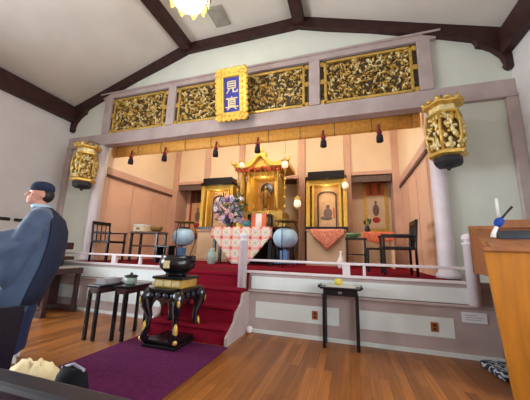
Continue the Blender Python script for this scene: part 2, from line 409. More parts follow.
panel('wide gilded carved panel behind the blue and gold plaque', -1.62, 1.62, 2)
panel('gilded carved panel at the right end of the transom above the gold lantern', 1.846, 3.622, 3)

# plaque with two characters
t = thing('name_plaque', 'gold framed blue plaque with two characters hung on the transom', 'plaque', (.03, -.2, 3.87), 0)
t.rotation_euler = (math.radians(9), 0, 0)
PW, PH = .315, 1.06
b = MB(); b.box(-PW, PW, .0, .05, .02, PH, bev=.01)
b.build('board', 'yellowgold', t)
b = MB()
b.box(-PW-.03, -.18, -.05, .03, .02, PH, bev=.02); b.box(.18, PW+.03, -.05, .03, .02, PH, bev=.02)
b.box(-PW-.03, PW+.03, -.05, .03, .0, .16, bev=.02); b.box(-PW-.03, PW+.03, -.05, .03, PH-.14, PH+.03, bev=.02)
for i in range(9):
    z = .06+i*.118
    for s in (-1, 1): b.ell((s*(PW+.02), -.03, z), .05, .03, .06, 10, 6); b.ell((s*(PW-.07), -.05, z), .035, .02, .045, 8, 5)
for i in range(6):
    x = -PW+.03+i*.115; b.ell((x, -.03, .0), .06, .03, .045, 10, 6); b.ell((x, -.03, PH+.03), .06, .03, .04, 10, 6)
    b.ell((x, -.05, .08), .04, .02, .03, 8, 5); b.ell((x, -.05, PH-.06), .04, .02, .03, 8, 5)
b.build('ornate_frame', 'yellowgold', t)
MB().box(-.175, .175, -.012, .0, .17, PH-.15).build('blue_field', 'blue', t)
def strokes(b, segs, ox, oz, s, w=.022):
    for (x0, z0, x1, z1) in segs:
        p, q = Vector((ox+x0*s, 0, oz+z0*s)), Vector((ox+x1*s, 0, oz+z1*s)); d = q-p; ln = d.length
        rot = Matrix.Rotation(-math.atan2(d.z, d.x), 3, 'Y'); c = (p+q)/2
        b.box(c.x-ln/2-w/2, c.x+ln/2+w/2, -.022, -.010, c.z-w/2, c.z+w/2, rot=rot)
b = MB()
ken = [(-.45, 1, .45, 1), (-.45, 1, -.45, .28), (.45, 1, .45, .28), (-.45, .76, .45, .76), (-.45, .52, .45, .52), (-.45, .28, .45, .28), (-.18, .28, -.55, -.2), (.18, .28, .18, -.12), (.18, -.15, .65, -.15), (.65, -.15, .65, .02)]
shin = [(-.6, .92, .6, .92), (0, 1.08, 0, .74), (-.38, .74, .38, .74), (-.38, .74, -.38, .12), (.38, .74, .38, .12), (-.38, .53, .38, .53), (-.38, .33, .38, .33), (-.38, .12, .38, .12), (-.7, .0, .7, .0), (-.22, -.04, -.5, -.25), (.22, -.04, .5, -.25)]
strokes(b, ken, 0, .62, .20); strokes(b, shin, 0, .27, .20)
b.build('lettering', 'palegold', t)
for s in (-1, 1): MB().box(s*.26-.05, s*.26+.05, .05, .17, .03, .09).build('bracket', 'blackmatte', t)

# rolled gold blind with tassels
t = thing('rolled_blind', 'long gold rolled blind under the transom with dark red tassels', 'blind', (0, .30, 3.49))
b = MB(); rs = []
for x in (-3.64, 3.64): rs.append([Vector((x, .07*math.cos(a), .155+.15*math.sin(a))) for a in [2*PI*k/16 for k in range(16)]])
b.rings(rs); b.build('gold_roll', 'goldcloth', t)
for i in range(11):
    b = MB(); x = -3.5+i*.7; b.rings([[Vector((x+dx, .075*math.cos(a), .155+.155*math.sin(a))) for a in [2*PI*k/16 for k in range(16)]] for dx in (-.008, .008)])
    b.build('binding', 'olivegold', t)
MB().box(-3.66, 3.66, -.06, .06, .29, .35).build('head_board', 'beam', t)
for x, dz in [(-2.98, 0), (-1.95, 0), (-.55, 0), (.47, .0), (1.88, 0), (2.93, 0)]:
    b = MB(); z = .0
    b.m(0).tube([(x, -.07, .12), (x, -.09, .02), (x, -.08, -.03)], .02, 8); b.ell((x, -.08, -.05), .05, .05, .045)
    b.m(1).lathe([(.03, -.08), (.055, -.11), (.065, -.2), (.062, -.24)], (x, -.08, 0), 14)
    b.build('tassel', ['tasselred', 'tasselnavy'], t)

# gold lanterns beside the pillars
t = thing('temple_lantern', 'gold openwork lantern hanging at the right pillar', 'lantern', (3.82, -.35, 2.52), group='gold openwork lanterns')
def hexl(b, prof, ph=0): b.lathe(prof, (0, 0, 0), 6, sm=False, ph=ph)
b = MB(); hexl(b, [(.05, -.02), (.17, 0), (.2, .05), (.2, .13), (.12, .14)]); b.build('base', 'blackmatte', t)
b = MB(); hexl(b, [(.2, .13), (.27, .15), (.28, .19), (.24, .22), (.2, .23)]); hexl(b, [(.2, .80), (.25, .82), (.25, .85), (.19, .87)])
for k in range(6):
    a = 2*PI*k/6; c, s_ = math.cos(a), math.sin(a); b.tube([(.215*c, .215*s_, .21), (.262*c, .262*s_, .42), (.268*c, .268*s_, .6), (.235*c, .235*s_, .82)], .022, 8)
b.build('frame', 'gold', t)
b = MB(); rr = random.Random(5)
for k in range(6):
    a0, a1 = 2*PI*k/6, 2*PI*(k+1)/6
    for i in range(46):
        u = rr.uniform(.06, .94); z = rr.uniform(.24, .80); r_ = .2+.055*math.sin(PI*(z-.2)/.62)
        p0 = Vector((r_*math.cos(a0), r_*math.sin(a0), 0)); p1 = Vector((r_*math.cos(a1), r_*math.sin(a1), 0)); nn = (p0+p1).normalized()
        p = p0.lerp(p1, u)+nn*rr.uniform(-.01, .025)+Vector((0, 0, z))
        b.m(rr.choice([0, 1, 1])); b.ell(p, rr.uniform(.018, .038), rr.uniform(.018, .038), rr.uniform(.02, .055), 8, 5)
b.build('openwork_panels', ['gold', 'palegold'], t)
b = MB(); hexl(b, [(.17, .22), (.205, .42), (.205, .6), (.17, .82)]); b.build('inner_lining', 'olivegold', t)
b = MB(); hexl(b, [(.19, .86), (.2, .88), (.2, .95), (.18, .97)]); b.build('neck_band', 'palegold', t)
b = MB(); hexl(b, [(.19, .96), (.28, .985), (.29, 1.01), (.26, 1.03), (.14, 1.06), (.06, 1.10)])
for k in range(12):
    a = 2*PI*k/12; c, s_ = math.cos(a), math.sin(a); b.ell((.25*c, .25*s_, 1.035), .05, .05, .035, 8, 5)
for k in range(6):
    a = 2*PI*k/6; c, s_ = math.cos(a), math.sin(a); b.tube([(.24*c, .24*s_, 1.02), (.285*c, .285*s_, 1.05), (.27*c, .27*s_, 1.09)], [.03, .026, .014], 8)
b.build('roof', 'gold', t)
b = MB(); b.lathe([(.05, 1.08), (.06, 1.11), (.03, 1.15), (.012, 1.17)], (0, 0, 0), 12); b.tube([(0, 0, 1.15), (0, 0, 1.21), (0, .3, 1.23)], .012, 8); b.build('hook', 'olivegold', t)
b = MB(); b.lathe([(.03, .0), (.035, -.03), (.02, -.06), (.01, -.07)], (0, 0, 0), 12); b.build('finial', 'blackmatte', t)
lantR = t
dup(t, (-3.78, -.35, 2.52), 'gold openwork lantern hanging at the left pillar')

# ------------------------------------------------------------------ chandelier and vent
t = thing('chandelier', 'glowing glass chandelier with gold petals hanging from the ceiling', 'chandelier', (0, -1.95, 4.92)); t.scale = (.76, .76, 1)
b = MB(); b.lathe([(.05, .0), (.2, .02), (.31, .09), (.36, .2), (.36, .34), (.3, .42)], (0, 0, 0), 28); b.build('glass_bowl', 'chandglow', t)
b = MB(); b.lathe([(.33, .36), (.40, .37), (.40, .44), (.28, .46)], (0, 0, 0), 28); b.cyl((0, 0, .42), (0, 0, 1.12), .018); b.lathe([(.05, .5), (.12, .55), (.05, .62)], (0, 0, 0), 16)
b.build('brass_ring', 'brass', t)
b = MB()
for k in range(10):
    a = 2*PI*k/10; c, s = math.cos(a), math.sin(a)
    rot = Matrix.Rotation(a, 3, 'Z')
    for da in (-.12, 0, .12):
        c2, s2 = math.cos(a+da), math.sin(a+da); b.ell((.42*c2, .42*s2, .14+abs(da)*.5), .025, .05, .07, 8, 6, rot=Matrix.Rotation(a, 3, 'Z'))
    b.tube([(.40*c, .40*s, .4), (.46*c, .46*s, .28), (.42*c, .42*s, .15)], .014, 8)
b.build('petal_ornaments', 'brass', t)
MB().lathe([(.10, 1.12), (.14, 1.2), (.14, ZC-4.92-.002)], (0, 0, 0), 20).build('ceiling_canopy', 'brass', t)
t = thing('air_vent', 'grey rectangular vent in the ceiling beside the chandelier', 'vent', (-.28, -.53, ZC))
MB().box(-.18, .18, -.25, .25, -.03, 0, bev=.005).build('frame', 'vent', t)
b = MB()
for i in range(11): b.box(-.15, .15, -.2+i*.04-.012, -.2+i*.04+.012, -.045, -.028, rot=Matrix.Rotation(.5, 3, 'X'))
b.build('louvers', 'vent', t)

# ------------------------------------------------------------------ main altar
t = thing('gilded_shrine', 'tall gold shrine with curved roof and standing figure at centre of the altar', 'shrine', (.03, 2.25, ZF))
b = MB(); b.box(-.75, .75, -.45, .55, 0, .5, bev=.01); b.box(-.68, .68, -.38, .5, .5, .9, bev=.01); b.box(-.74, .74, -.44, .55, .9, .97, bev=.01); b.build('lacquer_base', 'black', t)
b = MB()
for i in range(5): b.box(-.62+i*.25, -.40+i*.25, -.395, -.37, .56, .84, bev=.01)
b.box(-.7, .7, -.41, .5, .97, 1.1, bev=.01); b.box(-.6, .6, -.35, .5, 1.1, 1.42, bev=.01); b.build('gilt_dais', 'gold', t)
b = MB(); MB().box(-.36, .36, .35, .4, 1.42, 2.5).build('shrine_back', 'paleshrine', t); b.box(-.46, -.36, -.3, .4, 1.42, 2.5); b.box(.36, .46, -.3, .4, 1.42, 2.5); b.box(-.46, .46, -.3, .4, 2.42, 2.56)
for s in (-1, 1): b.cyl((s*.42, -.34, 1.42), (s*.42, -.34, 2.5), .045)
b.build('gilt_cabinet', 'yellowgold', t)
b = MB()
for s in (-1, 1):
    b.box(s*.52-.012, s*.52+.012, -.62, -.3, 1.45, 2.45)
    b.build('open_door', 'gold', t); b = MB()
b = MB()      # undulating roof with a raised middle
def roofz(u): return 2.62+.16*math.exp(-(u/.2)**2)*2.0+.05*(abs(u)/.8)**3
for (ya, yb, dz) in ((-.6, .5, 0),):
    pts = [(-.78+1.56*k/30) for k in range(31)]
    b.prism([(u, roofz(u)+.1) for u in pts]+[(u, roofz(u)-.02) for u in reversed(pts)], 'y', ya, yb)
b.prism([(-.5, 2.62), (.5, 2.62), (.3, 2.78), (0, 2.95), (-.3, 2.78)], 'y', -.5, .4)
for s in (-1, 1): b.tube([(s*.7, -.6, 2.72), (s*.82, -.62, 2.74), (s*.86, -.62, 2.84)], [.05, .04, .015], 8)
b.ell((0, -.58, 3.08), .09, .05, .09); b.lathe([(.05, 3.08), (.07, 3.14), (.02, 3.22)], (0, -.1, 0), 10)
b.build('curved_roof', 'yellowgold', t)
b = MB(); rr = random.Random(3)
for i in range(46):
    u = -.72+1.44*i/45; b.ell((u, -.56+rr.uniform(-.02, .02), 2.55+rr.uniform(-.05, .05)), .025, .03, .04, 8, 5)
b.build('eave_brackets', 'scrollred', t)
for k in range(7):
    b = MB(); x = -.54+.18*k
    for q in range(4): b.ell((x, -.5, 2.5-q*.045), .02, .02, .022, 8, 5)
    b.ell((x, -.5, 2.31), .028, .028, .035, 8, 5); b.tube([(x, -.5, 2.3), (x, -.5, 2.64)], .006, 6); b.build('eave_strand', 'gold', t)
b = MB(); b.m(0).lathe([(.13, 1.42), (.15, 1.47), (.1, 1.54), (.05, 1.56)], (0, .05, 0), 14)
b.lathe([(.075, 1.55), (.085, 1.7), (.075, 1.9), (.1, 2.03), (.05, 2.1)], (0, .05, 0), 14, sy=.7); b.ell((0, .03, 2.15), .05, .05, .065)
for s in (-1, 1): b.tube([(s*.09, .04, 2.04), (s*.14, 0, 1.9), (s*.09, -.06, 1.84)], [.03, .026, .02], 8)
b.build('standing_figure', ['olivegold', 'darkvase'], t)
b = MB(); b.prism([(.19*math.cos(a)*1.0, 2.12+.22*math.sin(a)) for a in [2*PI*k/24 for k in range(24)]], 'y', .14, .16); b.build('halo', 'darkvase', t)
b = MB()
for s in (-1, 1):
    for z in (1.5, 1.75, 2.0, 2.25, 2.48): b.ell((s*.68, -.45, z), .035, .035, .05)
    b.tube([(s*.68, -.45, 1.4), (s*.68, -.45, 2.62)], .01, 6)
    b.build('hanging_pendant', 'gold', t); b = MB()

# draped front table of the shrine
t = thing('front_table', 'small lacquer table before the gold shrine with orange and white cloth', 'table', (.12, 1.60, ZF))
MB().box(-.32, .32, -.12, .15, 1.22, 1.27, bev=.008).build('top', 'black', t)
for sx in (-1, 1):
    for sy in (-1, 1): MB().box(sx*.28-.03, sx*.28+.03, sy*.10-.02, sy*.10+.02, 0, 1.22, bev=.005).build('leg', 'black', t)
b = MB(); b.m(0).box(-.2, .2, -.14, -.125, .86, 1.28); b.m(1).box(-.08, .08, -.145, -.135, .86, 1.28); b.build('orange_cloth', ['orange', 'white'], t)
for x, l in ((-.2, 'left'), (.2, 'right')):
    b = MB(); b.lathe([(.06, 0), (.05, .015), (.015, .03), (.015, .14), (.035, .15), (.03, .16), (.014, .161), (.012, .28)], (0, 0, 0), 14)
    tag(b.build('candle_stand', 'brass', loc=(.12+x, 1.60, ZF+1.271)), 'small brass candle stand at the %s end of the shrine front table' % l, 'candle stand', 'candle stands before the shrine')

# offering table with brocade cloth
t = thing('offering_table', 'black offering table under the patterned cloth in front of the shrine', 'table', (-.17, 1.05, ZF))
MB().box(-.78, .78, -.0, .4, .85, .885, bev=.008).build('top', 'black', t)
for sx in (-1, 1):
    for sy in (.04, .35): MB().box(sx*.72-.035, sx*.72+.035, sy-.03, sy+.03, 0, .85, bev=.005).build('leg', 'black', t)
b = MB(); X = .785; cl = []
def yw(x): return -.025+.012*math.sin(x*17)
n_ = 33; zt = ZF+.892
xs = [-X+2*X*k/(n_-1) for k in range(n_)]
def zb(x):  # full band, then an inverted triangle reaching towards the floor
    return .63-max(0, min(.61, .86*(1-abs(x)/.72)*1.0)) if abs(x) < .72 else .63
V = []; F = []
rows = 14
for x in xs:
    V.append((x, .4, .892))
    V.append((x, yw(x), .892))
    for k in range(rows): V.append((x, yw(x)*(1+k*.02)-.005*k/rows, .892+(zb(x)-.892)*(k+1)/rows))
m_ = rows+2
for i in range(n_-1):
    for k in range(m_-1): F.append((i*m_+k, (i+1)*m_+k, (i+1)*m_+k+1, i*m_+k+1))
b._new(V, F, True)
cl = b.build('altar_cloth', 'brocade', loc=(-.17, 1.05, ZF)); md = cl.modifiers.new('s', 'SOLIDIFY'); md.thickness = .006; md.offset = 1
tag(cl, 'pink and white medallion patterned cloth hanging in a point over the offering table', 'altar cloth')

# flowers
t = thing('flower_arrangement', 'large white and lilac flower arrangement in dark vase on the patterned cloth', 'flowers', (-.60, 1.26, ZF+.90))
b = MB(); b.lathe([(.09, 0), (.1, .02), (.06, .05), (.12, .14), (.14, .22), (.09, .27), (.11, .3)], (0, 0, 0), 20); b.build('vase', 'darkvase', t)
rr = random.Random(11); bl = MB(); bf = MB()
for i in range(95):
    a = rr.uniform(0, 2*PI); e = rr.uniform(0, 1); rad = .40*math.sqrt(rr.uniform(.02, 1)); z = .45+.32*rr.uniform(-1, 1)
    w = math.sqrt(max(.05, 1-((z-.45)/.45)**2)); p = Vector((rad*math.cos(a)*w*1.05, rad*math.sin(a)*w*.7, z))
    bf.m(rr.choices([0, 1, 2, 3], [6, 4, 1.6, 1.6])[0]); s = rr.uniform(.028, .06)
    for k in range(5):
        an = 2*PI*k/5+a; bf.ell(p+Vector((math.cos(an)*s*.75, rr.uniform(-.01, .01), math.sin(an)*s*.75)), s*.62, s*.4, s*.62, 6, 4)
for i in range(60):
    a = rr.uniform(0, 2*PI); z = .28+.62*rr.random(); rad = .48*rr.uniform(.3, 1)*math.sqrt(max(.1, 1-((z-.5)/.5)**2))
    p = Vector((rad*math.cos(a), rad*math.sin(a)*.7, z)); rot = Matrix.Rotation(rr.uniform(0, 6), 3, 'Y') @ Matrix.Rotation(rr.uniform(0, 6), 3, 'X')
    bl.ell(p, .09, .008, .028, 8, 5, rot=rot); bl.tube([(0, 0, .25), p], .005, 5)
bl.build('foliage', 'leaf', t); bf.build('blossoms', ['petalwhite', 'petallilac', 'petalpurple', 'petalpink'], t)
# teal pot and celadon pot
t = thing('incense_pot', 'small teal incense pot at the front edge of the patterned cloth', 'pot', (-.08, 1.15, ZF+.905))
MB().lathe([(.05, 0), (.06, .01), (.1, .05), (.105, .1), (.08, .14), (.09, .15), (.07, .15)], (0, 0, 0), 18).build('bowl', 'teal', t)
for a in (.5, 2.6, 4.7): MB().cyl((.06*math.cos(a), .06*math.sin(a), .03), (.075*math.cos(a), .075*math.sin(a), 0), .014).build('foot', 'teal', t)
b = MB(); b.lathe([(.07, .15), (.05, .18), (.02, .2), (.025, .22), (.005, .24)], (0, 0, 0), 14); b.build('lid', 'scrollred', t)
t = thing('floor_vase', 'pale green vase on red carpet at the left of the patterned cloth', 'vase', (-.86, .92, ZF))
MB().lathe([(.08, 0), (.09, .02), (.13, .14), (.12, .24), (.06, .32), (.08, .36)], (0, 0, 0), 18).build('vase_body', 'celadon', t)

# pale blue lanterns on stands
t = thing('festival_lantern', 'round pale blue lantern on a black stand right of the patterned cloth', 'lantern', (.935, 1.0, ZF), group='pale blue festival lanterns')
b = MB(); b.lathe([(.1, .42), (.2, .46), (.265, .55), (.285, .64), (.265, .73), (.2, .82), (.1, .86)], (0, 0, 0), 24); b.build('paper_globe', 'lampblue', t)
MB().lathe([(.11, .405), (.12, .42), (.1, .43)], (0, 0, 0), 20).build('rim', 'black', t)
b = MB(); b.lathe([(.1, .85), (.13, .86), (.13, .89), (.06, .9)], (0, 0, 0), 20); b.build('rim', 'black', t)
for k in range(3):
    a = 2*PI*k/3+.5; c, s = math.cos(a), math.sin(a)
    b = MB(); b.tube([(.2*c, .2*s, 0), (.22*c, .22*s, .25), (.30*c, .30*s, .5), (.30*c, .30*s, .8), (.22*c, .22*s, 1.02)], .010, 8); b.build('leg', 'black', t)
b = MB(); b.lathe([(.05, 1.0), (.26, 1.01), (.27, 1.04), (.05, 1.06)], (0, 0, 0), 24); b.cyl((0, 0, .88), (0, 0, 1.02), .012); b.build('top_ring', 'olivegold', t)
b = MB(); b.box(-.09, .09, -.14, .04, .1, .36, bev=.01); b.cyl((0, -.05, .36), (0, -.02, .42), .03); b.cyl((-.25, 0, .08), (.25, .0, .08), .01); b.build('tassel_panel', 'bluebrocade', t)
dup(t, (-1.82, 1.1, ZF), 'round pale blue lantern on a black stand behind the incense burner')

# side shrines in the inner bays
def side_shrine(cx, label):
    t = thing('side_shrine', label, 'shrine', (cx, 2.60, 1.76), group='black topped gold side shrines'); hw = .50
    b = MB(); b.box(-hw, hw, -.25, .3, 1.48, 1.64, bev=.01); b.box(-hw-.05, hw+.05, -.30, .3, 1.4, 1.48, bev=.01); b.build('lacquer_top', 'black', t)
    b = MB()
    for s in (-1, 1): b.box(s*hw-.05, s*hw+.05, -.22, .1, .08, 1.4, bev=.01); b.box(s*(hw-.13)-.03, s*(hw-.13)+.03, -.15, .1, .08, 1.4, bev=.008)
    MB().box(-hw, hw, .1, .14, .08, 1.4).build('shrine_back', 'paleshrine', t); b.box(-hw, hw, -.18, .1, 1.25, 1.4, bev=.01); b.build('gilt_frame', 'yellowgold', t)
    b = MB(); pts_o = [(-.27, .1), (-.27, 1.0)]+[(-.27*math.cos(a), 1.0+.13*math.sin(a)) for a in [PI*k/12 for k in range(1, 12)]]+[(.27, 1.0), (.27, .1)]
    pts_i = [(p[0]*.86, p[1] if p[1] < .11 else .1+(p[1]-.1)*.965) for p in pts_o]
    b.prism(pts_o+pts_i[::-1], 'y', .06, .1); b.build('arch_frame', 'brownrail', t)
    b = MB(); b.prism(pts_i, 'y', .085, .098); b.build('picture_ground', 'scrollpaper', t)
    b = MB(); b.m(0).ell((.02, .08, .5), .12, .012, .14); b.ell((.02, .08, .68), .05, .01, .06); b.ell((-.02, .08, .36), .16, .012, .06); b.m(1).box(.17, .20, .078, .09, .35, .65); b.build('painted_figure', ['ink', 'inkred'], t)
    MB().box(-hw-.05, hw+.05, -.30, .3, 0, .08, bev=.008).build('lacquer_sill', 'black', t)
    return t
side_shrine(1.74, 'black topped gold shrine with arched picture above the cream pedestal')
side_shrine(-1.62, 'black topped gold shrine half hidden behind the flower arrangement')
def pedestal(x0, x1, y0, y1, z1, label):
    t = thing('altar_pedestal', label, 'pedestal', ((x0+x1)/2, (y0+y1)/2, ZF)); w, d = (x1-x0)/2, (y1-y0)/2
    MB().box(-w, w, -d, d, 0, z1-ZF-.05, bev=.01).build('body', 'cream', t)
    MB().box(-w-.03, w+.03, -d-.03, d, z1-ZF-.05, z1-ZF, bev=.008).build('top', 'pinkwood', t)
    b = MB(); b.box(-w-.015, w+.015, -d-.015, d, 0, .07); b.build('plinth', 'pinkwood', t)
    return t
pedestal(1.22, 2.22, 2.3, 2.92, 1.76, 'cream pedestal under the right gold side shrine')
pedestal(-2.15, -1.1, 2.3, 2.92, 1.76, 'cream pedestal under the gold side shrine behind the flowers')
def drape(cx, y, z, hw, drop, tip, mt, label, depth=.3):
    b = MB(); k = 25; V = []; F = []
    for i in range(k):
        x = -hw+2*hw*i/(k-1); wv = -.012+.008*math.sin(x*25); bot = -drop-(tip-drop)*(1-abs(x)/hw)
        V += [(x, depth, .006), (x, wv, .006)]+[(x, wv-.004*j, .006+(bot)*j/6) for j in range(1, 7)]
    for i in range(k-1):
        for j in range(7): F.append((i*8+j, (i+1)*8+j, (i+1)*8+j+1, i*8+j+1))
    b._new(V, F, True); o = b.build('brocade_drape', mt, loc=(cx, y, z)); md = o.modifiers.new('s', 'SOLIDIFY'); md.thickness = .006; md.offset = 1
    tag(o, label, 'drape')
drape(1.76, 2.255, 1.762, .44, .1, .56, 'peachcloth', 'peach brocade drape pointing down over the cream pedestal', .03)
# right bay: lacquer altar desk with orange cloth
t = thing('altar_desk', 'cream altar desk with slim legs below the right hanging scroll', 'desk', (3.0, 2.5, ZF))
MB().box(-.38, .38, -.2, .25, .82, .88, bev=.008).build('top', 'cream', t)
for sx in (-1, 1):
    for sy in (-.15, .2): MB().box(sx*.33-.035, sx*.33+.035, sy-.03, sy+.03, 0, .82, bev=.005).build('leg', 'cream', t)
drape(3.0, 2.285, ZF+.882, .36, .2, .3, 'orange', 'orange brocade cloth over the cream altar desk below the right scroll', .3)
t = thing('altar_vase', 'small dark vase with a sprig on the cream altar desk', 'vase', (2.78, 2.6, ZF+.892))
MB().lathe([(.05, 0), (.07, .08), (.04, .15), (.055, .18)], (0, 0, 0), 14).build('vase_body', 'darkvase', t)
b = MB(); rr = random.Random(4)
for i in range(9): p = (rr.uniform(-.1, .1), rr.uniform(-.06, .06), rr.uniform(.22, .36)); b.tube([(0, 0, .16), p], .004, 5); b.ell(p, .03, .01, .05, 6, 4)
b.build('sprig', 'leaf', t)

# hanging scrolls
def scroll(cx, label, z0, z1, hw, paper, mount, head):
    t = thing('hanging_scroll', label, 'scroll', (cx, 3.57, z0), group='hanging scrolls in the outer niches'); h = z1-z0
    MB().box(-hw, hw, -.01, .0, 0, h).build('mount', mount, t)
    MB().box(-hw*.78, hw*.78, -.014, -.008, h*.74, h-.01).build('brocade_head', head, t)
    MB().box(-hw*.74, hw*.74, -.016, -.008, h*.1, h*.74).build('paper', paper, t)
    for q in (-1, 1): MB().box(min(q*hw*.5, q*hw*.25), max(q*hw*.5, q*hw*.25), -.02, -.01, h*.76, h-.02).build('ribbon', 'olivegold', t)
    b = MB(); b.m(0).ell((0, -.014, h*.45), hw*.3, .008, h*.12); b.ell((0, -.014, h*.6), hw*.12, .008, h*.04); b.m(1).ell((0, -.014, h*.26), hw*.35, .008, h*.06); b.build('painted_figure', ['ink', 'inkred'], t)
    b = MB(); b.cyl((-hw-.05, -.01, 0), (hw+.05, -.01, 0), .025); b.cyl((-hw-.02, -.005, h), (hw+.02, -.005, h), .015); b.build('roller', 'brownrail', t)
scroll(3.10, 'hanging scroll with orange head and pale ground in the right niche', 1.75, 3.30, .33, 'scrollcream', 'gold', 'orange')
scroll(-2.98, 'red brown bordered hanging scroll in the left niche', 1.55, 3.30, .36, 'scrollpaper', 'scrollred', 'brownrail')

# small hanging lamps
def hang_lamp(x, y, z, label, s=1.):
    t = thing('hanging_lamp', label, 'lamp', (x, y, z), group='small hanging altar lamps'); 
    b = MB(); b.lathe([(.03*s, 0), (.09*s, .03*s), (.1*s, .12*s), (.07*s, .2*s), (.04*s, .22*s)], (0, 0, 0), 14); b.build('glass_shade', 'whiteglow', t)
    b = MB(); b.lathe([(.05*s, .2*s), (.13*s, .22*s), (.05*s, .28*s), (.015, .32*s)], (0, 0, 0), 6, sm=False); b.cyl((0, 0, .3*s), (0, 0, 5.1-z), .006, n=6); b.lathe([(.02, -.06*s), (.05*s, -.03*s), (.03*s, .0)], (0, 0, 0), 10); b.build('gilt_cap', 'gold', t)
hang_lamp(.84, 1.25, 3.20, 'white hanging lamp before the right side of the shrine roof', .85)
hang_lamp(-.32, 1.25, 3.29, 'white hanging lamp before the left side of the shrine roof', .7)
hang_lamp(2.26, 1.6, 2.69, 'white hanging lamp by the right gold side shrine', .8)
hang_lamp(1.09, 1.6, 2.26, 'large low hanging lamp beside the post right of the shrine', .95)

# black table right with green bowl
t = thing('lacquer_table', 'small black table right of the cream pedestal', 'table', (2.46, 1.85, ZF))
MB().box(-.24, .24, -.18, .18, .66, .7, bev=.006).build('top', 'black', t)
MB().box(-.2, .2, -.15, .15, .3, .33, bev=.006).build('shelf', 'black', t)
for sx in (-1, 1):
    for sy in (-1, 1): MB().box(sx*.2-.02, sx*.2+.02, sy*.14-.02, sy*.14+.02, 0, .66, bev=.004).build('leg', 'black', t)
tag(MB().lathe([(.06, 0), (.08, .01), (.16, .07), (.18, .11), (.16, .11), (.1, .05)], (0, 0, 0), 20).build('offering_bowl', 'greenceramic', loc=(2.40, 1.8, ZF+.70)), 'green bowl on the small black table', 'bowl')
t = thing('white_vase', 'white bottle vase on red carpet before the small black table', 'vase', (2.13, 1.5, ZF))
MB().lathe([(.07, 0), (.09, .05), (.1, .14), (.05, .24), (.03, .34), (.045, .38)], (0, 0, 0), 16).build('vase_body', 'white', t)

# ------------------------------------------------------------------ chairs on the platform
t = thing('armchair', 'black wooden armchair facing inward on the right of the platform', 'chair', (3.10, .22, ZF), group='black wooden armchairs on the platform')
MB().box(-.27, .27, -.25, .25, .42, .47, bev=.012).build('seat', 'black', t)
for sy in (-1, 1):
    MB().box(-.25, -.21, sy*.23-.02, sy*.23+.02, 0, .66, bev=.004).build('front_leg', 'black', t)
    b = MB(); b.tube([(.25, sy*.23, 0), (.25, sy*.23, .45), (.29, sy*.23, .92)], .022, 8); b.build('rear_leg', 'black', t)
    MB().box(-.27, .27, sy*.23-.025, sy*.23+.025, .64, .675, bev=.006).build('armrest', 'black', t)
    MB().box(-.24, .25, sy*.23-.012, sy*.23+.012, .14, .17).build('stretcher', 'black', t)
b = MB(); b.box(.265, .30, -.25, .25, .84, .92, bev=.01); b.box(.26, .285, -.23, .23, .64, .68)
for y in (-.12, 0, .12): b.tube([(.255, y, .46), (.28, y, .86)], .012, 6)
b.build('backrest', 'black', t)
ch = dup(t, (-3.12, .02, ZF), 'black wooden armchair facing inward on the left of the platform', PI)
t = thing('stool', 'black wooden stool behind the right armchair', 'stool', (2.80, .85, ZF))
MB().box(-.17, .17, -.17, .17, .42, .46, bev=.008).build('seat', 'black', t)
for sx in (-1, 1):
    for sy in (-1, 1): MB().box(sx*.14-.018, sx*.14+.018, sy*.14-.018, sy*.14+.018, 0, .42, bev=.004).build('leg', 'black', t)
# left: sutra table with box
t = thing('sutra_table', 'dark wooden table with lower shelf at left on the platform', 'table', (-2.50, .62, ZF))
MB().box(-.42, .42, -.2, .2, .68, .73, bev=.008).build('top', 'brownrail', t)
MB().box(-.38, .38, -.17, .17, .36, .40, bev=.008).build('shelf', 'brownrail', t)
for sx in (-1, 1):
    for sy in (-1, 1): MB().box(sx*.38-.025, sx*.38+.025, sy*.16-.025, sy*.16+.025, 0, .68, bev=.004).build('leg', 'black', t)
t = thing('white_box', 'cream box with dark mark standing on the dark wooden table', 'box', (-2.72, .58, ZF+.73))
MB().box(-.15, .15, -.12, .12, 0, .15, bev=.006).build('carton', 'scrollcream', t)
MB().box(-.16, .16, -.13, .13, .15, .18, bev=.006).build('lid', 'white', t)
MB().box(-.05, .05, -.124, -.12, .05, .1).build('mark', 'ink', t)
tag(MB().lathe([(.07, 0), (.14, .05), (.15, .12), (.13, .13), (.1, .06)], (0, 0, 0), 18).build('singing_bowl', 'olivegold', loc=(-2.26, .58, ZF+.73)), 'dull gold bowl on the dark wooden table beside the cream box', 'bowl')
t = thing('low_bench', 'low black bench between the dark wooden table and blue lantern', 'bench', (-1.84, .45, ZF))
MB().box(-.2, .2, -.14, .14, .36, .4, bev=.006).build('seat', 'black', t)
for sx in (-1, 1): MB().box(sx*.16-.02, sx*.16+.02, -.12, .12, 0, .36, bev=.004).build('leg', 'black', t)

